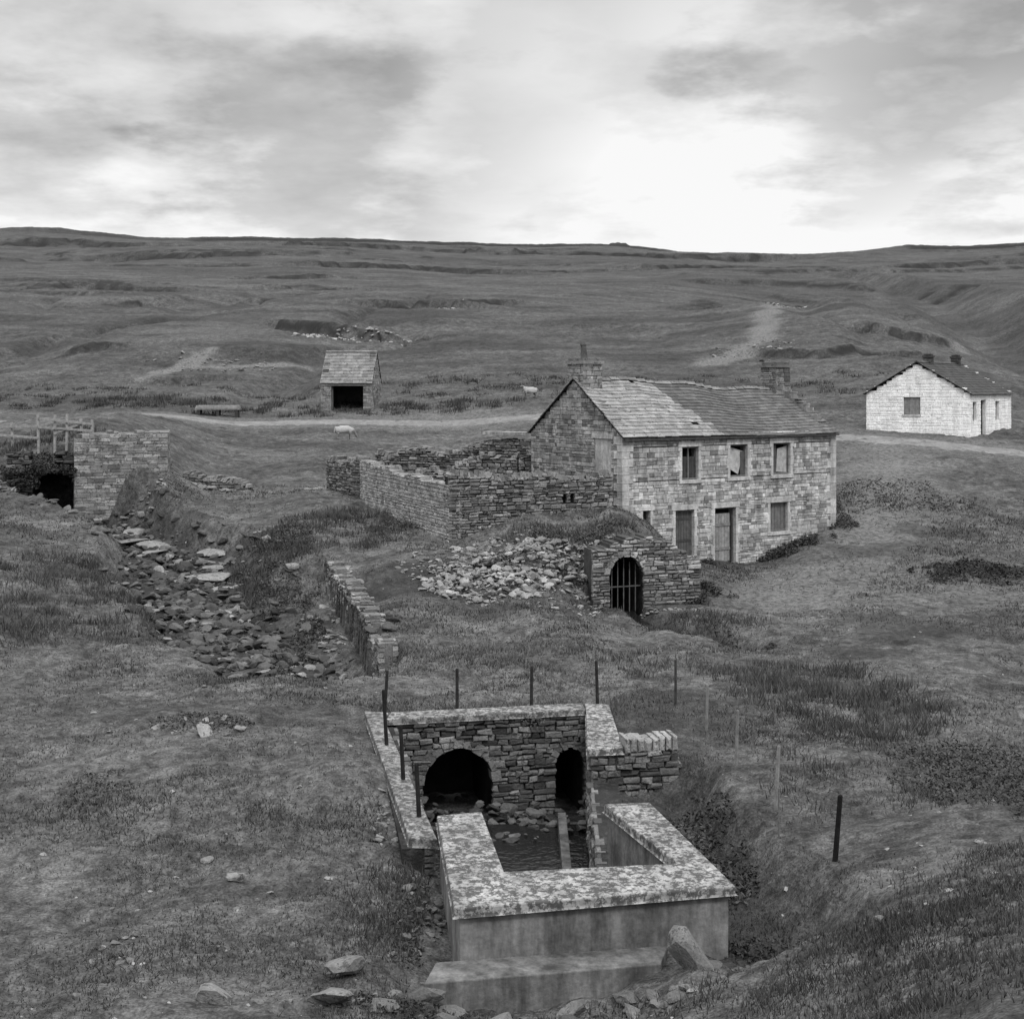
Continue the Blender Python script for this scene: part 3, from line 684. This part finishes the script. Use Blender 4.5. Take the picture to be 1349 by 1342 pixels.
U2=[(-1.08,19.16),(-.68,15.72),(2.76,16.45),(2.04,19.76),(1.35,19.66),(2.13,17.2),(-.1,16.96),(-.44,19.36)]
prism(cp,U2,.742,.86,.33,.012)
prism(cp,[(-2.48,26.3),(-2.44,26.85),(1.45,27.65),(1.5,27.12)],.342,.46,.29,.01)
prism(cp,[(1.503,27.12),(1.5,27.66),(2.0,27.5),(2.02,24.2),(1.36,24.1)],.343,.47,.33,.01)
prism(cp,[(-3.0,27.1),(-2.5,27.0),(-2.5,26.3),(-1.08,19.38),(-1.5,19.45)],.30,.43,.25,.01)
cp.obj('coping',M_LICH,E7,.02)
wt=MB(); wt.add([(-2.0,25.3,-1.28),(1.5,25.3,-1.28),(1.4,19.6,-1.28),(2.3,17,-1.28),(-.3,16.8,-1.28),(-1.2,19.3,-1.28)],[(0,1,2,3,4,5)],.02); wt.obj('water',M_WATER,E7)
rl=[(rng.uniform(-2,1.5),rng.uniform(24.3,26.6),-1.6+rng.random()*.35,rng.uniform(.05,.2),.5,rng.uniform(.04,.13)) for k in range(260)]+[(rng.uniform(-1.2,1.3),rng.uniform(21,25),-1.42,rng.uniform(.08,.18),.5,rng.uniform(.04,.1)) for k in range(22)]
rocks('rubble',rl,M_ROCK,E7)

# posts
def post(x,y,h,w,col,lean=(0,0),zb=None):
    mb=MB(); z=(gz(x,y) if zb is None else zb)
    K=8; vs=[];fs=[]
    for t,f in ((-.3,1),(.0,1.05),(h*.5,.95),(h-.02,.92),(h,.6)):
        for k in range(K):
            a=2*math.pi*k/K; vs.append((x+w*f*math.cos(a)*(.7 if k%2 else 1)+lean[0]*t,y+w*f*math.sin(a)*(.7 if k%2 else 1)+lean[1]*t,z+t))
    for r_ in range(4):
        for k in range(K): fs.append((r_*K+k,r_*K+(k+1)%K,(r_+1)*K+(k+1)%K,(r_+1)*K+k))
    fs.append(tuple(range(4*K,5*K))); mb.add(vs,fs,col)
    mb.obj('fence_post',M_IRON if col<.1 else M_WOOD)
for p in [(-2.66,27.9,.87,.035,.03,(.06,0)),(-1.13,27.45,1.09,.035,.03,(0,0)),(.4,27.75,1.05,.035,.03,(.01,0)),(1.8,28.0,1.1,.035,.03,(-.03,0)),(3.52,28.7,.95,.03,.05,(0,0)),
          (3.85,26.4,.92,.028,.19,(.02,0)),(4.0,23.8,.98,.028,.2,(.03,0)),(4.19,21.2,1.02,.032,.21,(.05,0)),(4.48,18.5,.92,.038,.012,(.08,0)),(4.0,20.0,.75,.014,.14,(0,0))]:
    post(*p)
for p in [(-2.3,24.5,1.05,.035,.02,(-.06,0),.4),(-1.82,22.35,.95,.035,.02,(-.05,0),.4),(-1.42,20.4,.85,.035,.02,(-.05,0),.4)]: post(*p)

# ------------------------------------------------------------------ rubble, rocks
rocks('rubble_heap',scatter(.3,43.2,3.1,1.8,520,.05,.26,.5,.25,.1,.5)+scatter(-.8,41.4,2.1,1.8,400,.05,.25,.5,.27,0,.35)+scatter(1.8,44.6,1.6,.8,160,.05,.22,.5,.24,0,.4)+scatter(.8,41.0,2.6,1.8,170,.03,.16,.5,.25,0,.0)+scatter(-2.2,43.8,1.6,2.2,160,.04,.22,.5,.24)+scatter(-.5,45.3,1.6,1.2,120,.04,.2,.5,.22))
sl_=[]
for i in range(3200):
    k=rng.random()*(len(STREAM)-2)+1; a=int(k); f=k-a
    p,q=STREAM[min(a,len(STREAM)-2)],STREAM[min(a+1,len(STREAM)-1)]
    x=p[0]+(q[0]-p[0])*f; y=p[1]+(q[1]-p[1])*f; dx,dy=q[0]-p[0],q[1]-p[1]; l=math.hypot(dx,dy)
    o=rng.gauss(0,1.15); sl_.append((x-dy/l*o,y+dx/l*o))
Zs=ground([p[0] for p in sl_],[p[1] for p in sl_])
rocks('stream_stones',[(p[0],p[1],Zs[i]+.0,.05+.30*rng.random()**2.2,.5*rng.uniform(.6,1.3),.075*rng.uniform(.3,1.8)*(2.3 if rng.random()<.13 else 1)) for i,p in enumerate(sl_)])
slabs=[(-16.6,54.6,.9),(-15.2,53.2,1.0),(-14.0,52.4,.8),(-13.6,51.1,.9),(-11.5,49.8,1.0),(-10.9,48.8,.8),(-10.6,47.4,1.2),(-9.9,45.8,.5),(-11.4,51.2,.9),(-15.8,55.6,.8),(-8.2,38.0,.35),(-6.9,36.9,.4)]
rocks('bedrock_slabs',[(x,y,gz(x,y)+.05,s,.13,.22*rng.uniform(.8,1.15)) for x,y,s in slabs])
st=MB()
def strip(path,w,dz):
    sp=np.array([(p[0],p[1],p[2]) for p in path]); vs=[]
    for k,p in enumerate(sp):
        d=sp[min(k+1,len(sp)-1)]-sp[max(k-1,0)]; d/=np.hypot(d[0],d[1])
        vs+= [(p[0]-d[1]*w,p[1]+d[0]*w,p[2]+dz),(p[0]+d[1]*w,p[1]-d[0]*w,p[2]+dz)]
    st.add([tuple(map(float,v)) for v in vs],[(2*k,2*k+1,2*k+3,2*k+2) for k in range(len(sp)-1)],.02)
strip(STREAM,1.1,.0); strip(BROOK[:-1],.32,.05)
st.obj('stream_water',M_WATER)
for (x,y,s,f,c,up) in [(-3.78,18.3,.16,.6,.22,.02),(-5.9,25.6,.32,.22,.26,.03),(-1.92,15.35,.30,.5,.18,.08),(-2.0,14.6,.33,.4,.18,.08),(-3.3,14.6,.28,.5,.18,.03),(2.1,15.5,.34,1.0,.17,.05),(-.2,14.7,.3,.4,.17,.05),(-.75,14.7,.22,.5,.13,.03),(.7,15.0,.24,.4,.14,.03),(-4.4,19.3,.12,.5,.22,0),(-1.0,15.0,.24,.6,.12,.05),(6.3,17.9,.12,.5,.22,0),(1.3,15.1,.26,.4,.13,.03)]:
    rocks('boulder',[(x,y,gz(x,y)+up,s,f,c)])
lst=[]
for i in range(1300):
    y=14+46*rng.random()**1.6; x=rng.uniform(-.42,.42)*y; lst.append((x,y))
Zl=ground([p[0] for p in lst],[p[1] for p in lst])
tin=inpoly(np.array([p[0] for p in lst]),np.array([p[1] for p in lst]),TANKOUT)
rocks('scattered_stones',[(p[0],p[1],Zl[i]-.01,.015+.08*rng.random()**5,.5,rng.uniform(.12,.32)) for i,p in enumerate(lst) if not tin[i]]
 +scatter(-1.9,21.5,.3,1.9,70,.04,.15,.5,.22)+scatter(-6.2,26.3,.9,.7,40,.04,.16,.5,.2)+scatter(-4.5,16.0,.6,.5,18,.03,.12,.5,.22)+scatter(0,14.7,2.2,.4,110,.05,.2,.5,.13)
 +scatter(2.7,21.5,.6,2.0,110,.05,.2,.5,.13)+scatter(-20.9,56,1.4,1.6,200,.06,.3,.5,.15)+scatter(-16.5,57.2,1.8,.7,80,.06,.3,.5,.2)+scatter(-13.5,60.6,1.2,.5,60,.06,.25,.5,.2)
 +scatter(2.8,15.7,.8,.5,90,.04,.16,.5,.12)+scatter(-8.8,60.3,.5,.5,20,.1,.25)+scatter(5.0,41.6,1.0,.5,50,.05,.17,.5,.2)+scatter(-9,46,2,5,80,.05,.2,.4,.2)+scatter(-5.6,41,.9,3.4,150,.05,.22,.4,.2)+scatter(-1.2,17.6,.3,1.2,50,.04,.13,.5,.13)+scatter(5.6,38.2,.8,1.0,40,.04,.15,.5,.1)+scatter(-2.0,53,2.5,1.5,80,.05,.25,.5,.2))
rocks('hillside_stones',scatter(-20,148.5,5,1.5,80,.15,.5,.5,.36)+scatter(-29,128,7,6,90,.1,.4,.5,.2)+scatter(35,176,4,7,110,.1,.5,.5,.28)+scatter(24,128,5,6,70,.1,.4,.5,.2)+scatter(-13,148.5,3,1,30,.15,.5,.5,.36)+scatter(-8,182,2,1,20,.2,.6,.5,.3))

# ------------------------------------------------------------------ vegetation
hp=[HF.p(-.1,0,.1)[:2],HF.p(HL+.1,0,.1)[:2],HF.p(HL+.1,0,-HW)[:2],HF.p(-.1,0,-HW)[:2]]
def allowed(x,y):
    ok=~inpoly(x,y,TANKOUT)&~inpoly(x,y,hp)
    d,_=polyd(x,y,STREAM); ok&=(d>1.6)
    d,_=polyd(x,y,ROADP); ok&=(d>2.0)
    d,_=polyd(x,y,BROOK); ok&=(d>.3)
    ok&=~inpoly(x,y,[(2.9,42.0),(4.5,42.3),(4.4,43.3),(2.9,43.0)])
    return ok
def blades(x,y,z,h,w,shade,lean=.5):
    m=len(x); a=nr.uniform(0,6.283,m); la=nr.uniform(0,6.283,m); ll=nr.uniform(0,lean,m)*h
    dx,dy=np.cos(a)*w/2,np.sin(a)*w/2
    v=np.empty((m,3,3)); v[:,0]=np.stack([x-dx,y-dy,z-.01],1); v[:,1]=np.stack([x+dx,y+dy,z-.01],1); v[:,2]=np.stack([x+np.cos(la)*ll,y+np.sin(la)*ll,z+h],1)
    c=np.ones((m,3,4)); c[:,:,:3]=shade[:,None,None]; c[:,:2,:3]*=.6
    return v.reshape(-1,3),c.reshape(-1,4)
def blade_obj(name,V,C):
    V=np.concatenate(V);C=np.concatenate(C); mesh_np(name,V,np.arange(len(V)).reshape(-1,3),3,M_GRASS,'shade',C)
NB=240000
r=12.5*(62/12.5)**nr.random_sample(NB); t=nr.uniform(-.46,.46,NB); x=t*r; y=r
ok=allowed(x,y)
den=fbm(x/1.6,y/1.6,4,300)*.7+fbm(x/7,y/7,3,310)*.5; dp,_=polyd(x,y,PATHP); ok&=(nr.random_sample(NB)<.42+den*1.6)&((dp>2.2)|(nr.random_sample(NB)<.15))
x,y,r,den=x[ok],y[ok],r[ok],den[ok]; z=ground(x,y,False,False)
h=(.018+.025*nr.random_sample(len(x))+.075*np.maximum(den-.05,0))*(1+r/60); w=.007+.0006*r
v,c=blades(x,y,z,h,w,nr.uniform(.04,.14,len(x))*(1-.5*den),1.4)
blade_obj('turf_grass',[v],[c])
V=[];C=[]
for (cx,cy,rx,ry,h,m,sh) in [(7,29,2.1,4,.32,4500,.095),(-13,38.5,4.2,5.5,.26,9000,.09),(4.6,32.5,2.6,1.8,.2,1500,.11),(4.6,12.6,2.4,2.4,.10,16000,.09),(7,15.5,2.5,2,.10,7000,.085),(0,33.3,3.5,1.6,.16,2200,.14),
    (-6.5,50,2.6,4,.28,4000,.085),(-9,47,1.2,4,.28,2500,.075),(0,14.4,2.5,.6,.13,2500,.08),(.3,28.3,3.5,.4,.16,1200,.13),(-1.5,17.6,.5,1.6,.15,1500,.08),(12.5,60.5,5,3,.3,1500,.1),
    (3.3,44.2,2.3,.8,.22,3000,.11),(-20,62,4,2,.35,2500,.09),(2.8,45.8,3,1,.22,2500,.1),(-15,100,16,3,.45,3000,.075),(-30,103,12,5,.45,2500,.075),(6,24,1.8,4,.16,2200,.1),(-20,110,30,6,.3,4000,.075),(15,105,20,8,.3,3500,.075),
    (5.5,39.2,1.6,1.6,.2,2500,.085),(-9.5,42,3.5,7,.25,3000,.085),(-1.0,52,3,4,.25,2500,.1)]:
    nc=max(8,m//50); ca=nr.uniform(0,6.283,nc); cr=np.sqrt(nr.random_sample(nc)); ccx=cx+cr*np.cos(ca)*rx; ccy=cy+cr*np.sin(ca)*ry
    k=nr.randint(0,nc,m); sp=.16+.002*cy; x=ccx[k]+nr.normal(0,sp,m); y=ccy[k]+nr.normal(0,sp,m)
    ok=allowed(x,y); x,y,k=x[ok],y[ok],k[ok]; z=ground(x,y,False,False)
    sz=(.5+.8*nr.random_sample(nc))[k]
    v,c=blades(x,y,z,h*sz*nr.uniform(.5,1.1,len(x)),.010+.0005*y,sh*nr.uniform(.5,1.5,len(x)),.9); V.append(v);C.append(c)
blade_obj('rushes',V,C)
def leafpatch(name,areas):
    V=[];C=[]
    for (cx,cy,rx,ry,h,n,ls,sh,zo) in areas:
        a=nr.uniform(0,6.283,n); rr=np.sqrt(nr.random_sample(n)); x=cx+rr*np.cos(a)*rx; y=cy+rr*np.sin(a)*ry
        edge=rr+fbm(x/.7,y/.7,4,400)*1.1+nr.uniform(-.12,.12,n); k=edge<.8; x,y,rr=x[k],y[k],rr[k]; m=len(x)
        g=ground(x,y,False,False) if zo is None else np.full(m,zo)
        hh=h*(1-.75*rr**2)*np.clip(.7+.6*fbm(x/.35,y/.35,2,410),.2,1.2); z=g+hh*nr.uniform(.05,1,m)
        N=nr.normal(size=(m,3)); N[:,2]=np.abs(N[:,2])+.4; N/=np.linalg.norm(N,axis=1)[:,None]
        T=np.cross(N,nr.normal(size=(m,3))); T/=np.linalg.norm(T,axis=1)[:,None]; B=np.cross(N,T)
        s=ls*nr.uniform(.6,1.4,m)[:,None]; P0=np.stack([x,y,z],1)
        v=np.stack([P0-T*s,P0+B*s*.45,P0+T*s,P0-B*s*.45],1)
        c=np.ones((m,4,4)); c[:,:,:3]=(sh*nr.uniform(.6,1.4,m))[:,None,None]
        V.append(v.reshape(-1,3));C.append(c.reshape(-1,4))
    V=np.concatenate(V);C=np.concatenate(C)
    mesh_np(name,V,np.arange(len(V)).reshape(-1,4),4,M_GRASS,'shade',C)
leafpatch('nettle_patch',[(8.3,22,2.0,3.6,.45,18000,.035,.07,None),(9.5,18,1.5,1.5,.3,3000,.035,.07,None)])
leafpatch('nettle_patch',[(16.6,47.2,2.6,1.7,.45,5500,.055,.045,None)])
leafpatch('nettle_patch',[(11.3,54.0,2.2,.7,.5,5000,.06,.065,None),(13.9,57,.9,1.6,.5,1800,.06,.055,None),(7.6,51.7,.5,.25,.3,500,.05,.065,None)])
leafpatch('nettle_patch',[(6.4,43.3,1.0,.8,.4,3000,.05,.065,None),(6.3,36.2,.9,.5,.25,1200,.045,.05,None)])
leafpatch('weeds',[(-.5,43.6,.8,.6,.4,1500,.05,.075,None),(1.2,45.4,.8,.5,.35,1000,.05,.075,None),(3.0,45.6,1.2,.7,.3,1500,.05,.085,None),(-4.1,50.5,1.3,1.8,.3,1300,.05,.075,None),(2.4,42.9,.8,.6,.3,900,.05,.065,None)])
leafpatch('bank_scrub',[(-7.6,44.5,1.2,3.2,.35,3500,.05,.065,None),(-6.2,38.8,.8,3.2,.3,3000,.05,.055,None),(-8.2,48.8,1.2,2.6,.35,2500,.05,.065,None)])
leafpatch('ditch_weeds',[(2.9,21,.8,3.2,.35,5000,.045,.055,None),(3.2,16.2,.8,1.0,.25,3000,.04,.05,None),(2.2,22.5,.5,1.4,.25,1200,.04,.055,None)])
leafpatch('ivy_overgrowth',[(-20.2,58.8,1.8,1.0,.5,4500,.06,.06,3.8),(-19.9,57.5,1.2,.3,.7,1800,.06,.05,3.3),(-21.6,57.6,.9,.8,.5,1500,.06,.06,3.3),(-20.8,57.4,.5,.2,1.2,700,.06,.05,2.6)])
leafpatch('heather_scrub',[(17,62,4.4,3.2,.25,3500,.06,.06,None)])
leafpatch('weeds',[(-6.2,26.5,1.2,.7,.18,1100,.035,.065,None),(-7.0,22.5,.6,1.1,.12,500,.035,.065,None),(-.6,14.7,1.4,.4,.2,2200,.03,.055,None),(.4,26.9,.3,.3,.3,250,.03,.09,.2),(-1.3,17.3,.35,1.4,.15,1000,.03,.06,None)])
V=[];C=[]
for k in range(14):
    a=rng.uniform(-2.6,-.4); l=rng.uniform(.4,.65)
    for j in range(16):
        t=j/16; px=-1.2+math.cos(a)*l*t; py=25.7+math.sin(a)*l*t*.7; pz=-.95+l*1.0*t-.7*l*t*t
        w=.09*(1-t)+.01; qx,qy=-math.sin(a)*w,math.cos(a)*w
        V.append(np.array([[px-qx,py-qy,pz-.01],[px+qx,py+qy,pz-.01],[px+math.cos(a)*.03,py+math.sin(a)*.03,pz+.01]])); C.append(np.tile(np.array([[.15,.15,.15,1.]]),(3,1)))
blade_obj('fern',V,C)

# ------------------------------------------------------------------ sheep
def sheep(x,y,yaw,graze,sc=1.0):
    z=gz(x,y)
    V=[];Ed=[];Rr=[]
    def chain(pts,root=None):
        prev=root
        for (p,r_) in pts:
            V.append(p);Rr.append(r_); i=len(V)-1
            if prev is not None: Ed.append((prev,i))
            prev=i
        return prev
    chain([((0,0,.60),.23),((.25,0,.60),.24),((.42,0,.62),.19)])
    s=2; chain([((-.25,0,.60),.24),((-.44,0,.60),.17),((-.52,0,.52),.05),((-.54,0,.38),.03)],0)
    if graze: chain([((.55,0,.56),.11),((.66,0,.38),.08),((.72,0,.24),.075),((.80,0,.10),.045)],s)
    else: chain([((.54,0,.76),.11),((.60,0,.88),.085),((.68,0,.88),.07),((.80,0,.82),.045)],s)
    for sy in (-1,1):
        chain([((.36,sy*.11,.42),.08),((.36,sy*.12,.24),.035),((.355,sy*.12,.03),.028)],s)
        chain([((-.34,sy*.12,.42),.10),((-.28,sy*.12,.33),.06),((-.41,sy*.12,.22),.032),((-.38,sy*.12,.03),.028)],3)
    me=bpy.data.meshes.new('sheep'); me.from_pydata(V,Ed,[]); ob=bpy.data.objects.new('sheep',me); scene.collection.objects.link(ob)
    ob.modifiers.new('s','SKIN'); ob.modifiers.new('d','SUBSURF').levels=1
    for i,sv in enumerate(me.skin_vertices[0].data): sv.radius=(Rr[i],Rr[i]); sv.use_root=(i==0)
    bpy.context.view_layer.update()
    dg=bpy.context.evaluated_depsgraph_get(); m2=bpy.data.meshes.new_from_object(ob.evaluated_get(dg)); 
    bpy.data.objects.remove(ob)
    ob=bpy.data.objects.new('sheep',m2); scene.collection.objects.link(ob)
    n_=len(m2.vertices); c=np.ones((n_,4),np.float32)
    for v in m2.vertices:
        k=.45 if v.co.z>.38 and -.6<v.co.x<.56 else .22
        c[v.index,:3]=k
    a=m2.attributes.new('shade','FLOAT_COLOR','POINT'); a.data.foreach_set('color',c.ravel())
    m2.materials.clear(); m2.materials.append(M_WOOL)
    for p in m2.polygons: p.use_smooth=True
    mb=MB(); hx,hz=(.70,.30) if graze else (.62,.94)
    for sy in (-1,1): mb.add([(hx,sy*.05,hz),(hx-.03,sy*.17,hz+.0),(hx+.04,sy*.1,hz-.05)],[(0,1,2)],.35)
    e=mb.obj('ears',M_WOOL,ob)
    ob.location=(x,y,z+.01); ob.rotation_euler=(0,0,yaw); ob.scale=(sc,)*3
sheep(-10.6,84.0,math.radians(15),True,1.1)
sheep(1.4,101,math.radians(200),False,1.05)

# ------------------------------------------------------------------ world, sun, camera
w=bpy.data.worlds.new('World'); scene.world=w; w.use_nodes=True; nt=w.node_tree; bg=nt.nodes['Background']
EL,AZ=math.radians(50),math.radians(165)
sky=nd(nt,'ShaderNodeTexSky'); sky.sky_type='NISHITA'; sky.sun_disc=False; sky.sun_elevation=EL; sky.sun_rotation=AZ
bw=nd(nt,'ShaderNodeRGBToBW'); nt.links.new(sky.outputs[0],bw.inputs[0])
tc=nd(nt,'ShaderNodeTexCoord').outputs['Generated']
sx=nd(nt,'ShaderNodeSeparateXYZ'); nt.links.new(tc,sx.inputs[0])
zz=mth(nt,'ADD',mth(nt,'MAXIMUM',sx.outputs[2],0.0),.2)
cx=mth(nt,'DIVIDE',sx.outputs[0],zz); cy=mth(nt,'DIVIDE',sx.outputs[1],zz)
cmb=nd(nt,'ShaderNodeCombineXYZ'); nt.links.new(cx,cmb.inputs[0]); nt.links.new(cy,cmb.inputs[1])
mp=nd(nt,'ShaderNodeMapping'); mp.inputs['Location'].default_value=(3.1,1.7,0); nt.links.new(cmb.outputs[0],mp.inputs['Vector'])
n1=noise(nt,mp.outputs[0],.8,3,.5); n2=noise(nt,mp.outputs[0],2.2,6,.58)
cl=mth(nt,'ADD',mth(nt,'MULTIPLY',n1,.55),mth(nt,'MULTIPLY',n2,.95))
el=sx.outputs[2]
low=mrange(nt,el,.09,.20,.16,-.05)
cl=mth(nt,'ADD',cl,low)
def blob(dx,dy,dz,rad,amt,cl):
    v=Vector((dx,dy,dz)).normalized()
    d=nd(nt,'ShaderNodeVectorMath',operation='DISTANCE'); nt.links.new(tc,d.inputs[0]); d.inputs[1].default_value=v
    dd=mth(nt,'ADD',d.outputs['Value'],mth(nt,'MULTIPLY',mth(nt,'SUBTRACT',n2,.5),.4))
    f=mrange(nt,dd,rad*.5,rad,amt,0)
    return mth(nt,'ADD',cl,f)
cl=blob(-.15,1,.18,.12,-.12,cl); cl=blob(.30,1,.245,.14,-.19,cl); cl=blob(-.36,1,.16,.09,-.06,cl); cl=blob(.13,1,.16,.19,.20,cl); cl=blob(-.1,1,.28,.16,.08,cl); cl=blob(.36,1,.15,.09,.12,cl)
cr=mrange(nt,cl,.44,.94,3.3,9.9)
zen=mrange(nt,el,.31,.75,1.0,2.8)
cr=mth(nt,'MULTIPLY',cr,zen)
mx=mixf(nt,.92,bw.outputs[0],cr)
nt.links.new(mx,bg.inputs['Color']); bg.inputs['Strength'].default_value=.1
sd=bpy.data.lights.new('sun','SUN'); sd.energy=1.5; sd.angle=math.radians(12); sd.color=(1,.99,.98)
so=bpy.data.objects.new('sun',sd); scene.collection.objects.link(so)
dirv=Vector((math.sin(AZ)*math.cos(EL),math.cos(AZ)*math.cos(EL),math.sin(EL)))
so.rotation_euler=dirv.to_track_quat('Z','Y').to_euler()
cam=bpy.data.cameras.new('camera'); co_=bpy.data.objects.new('camera',cam); scene.collection.objects.link(co_)
co_.location=(0,0,7); co_.rotation_euler=(math.radians(90),0,0)
cam.sensor_width=36; cam.lens=46.9; cam.shift_y=-.1193; cam.clip_end=5000; cam.clip_start=.1
scene.camera=co_
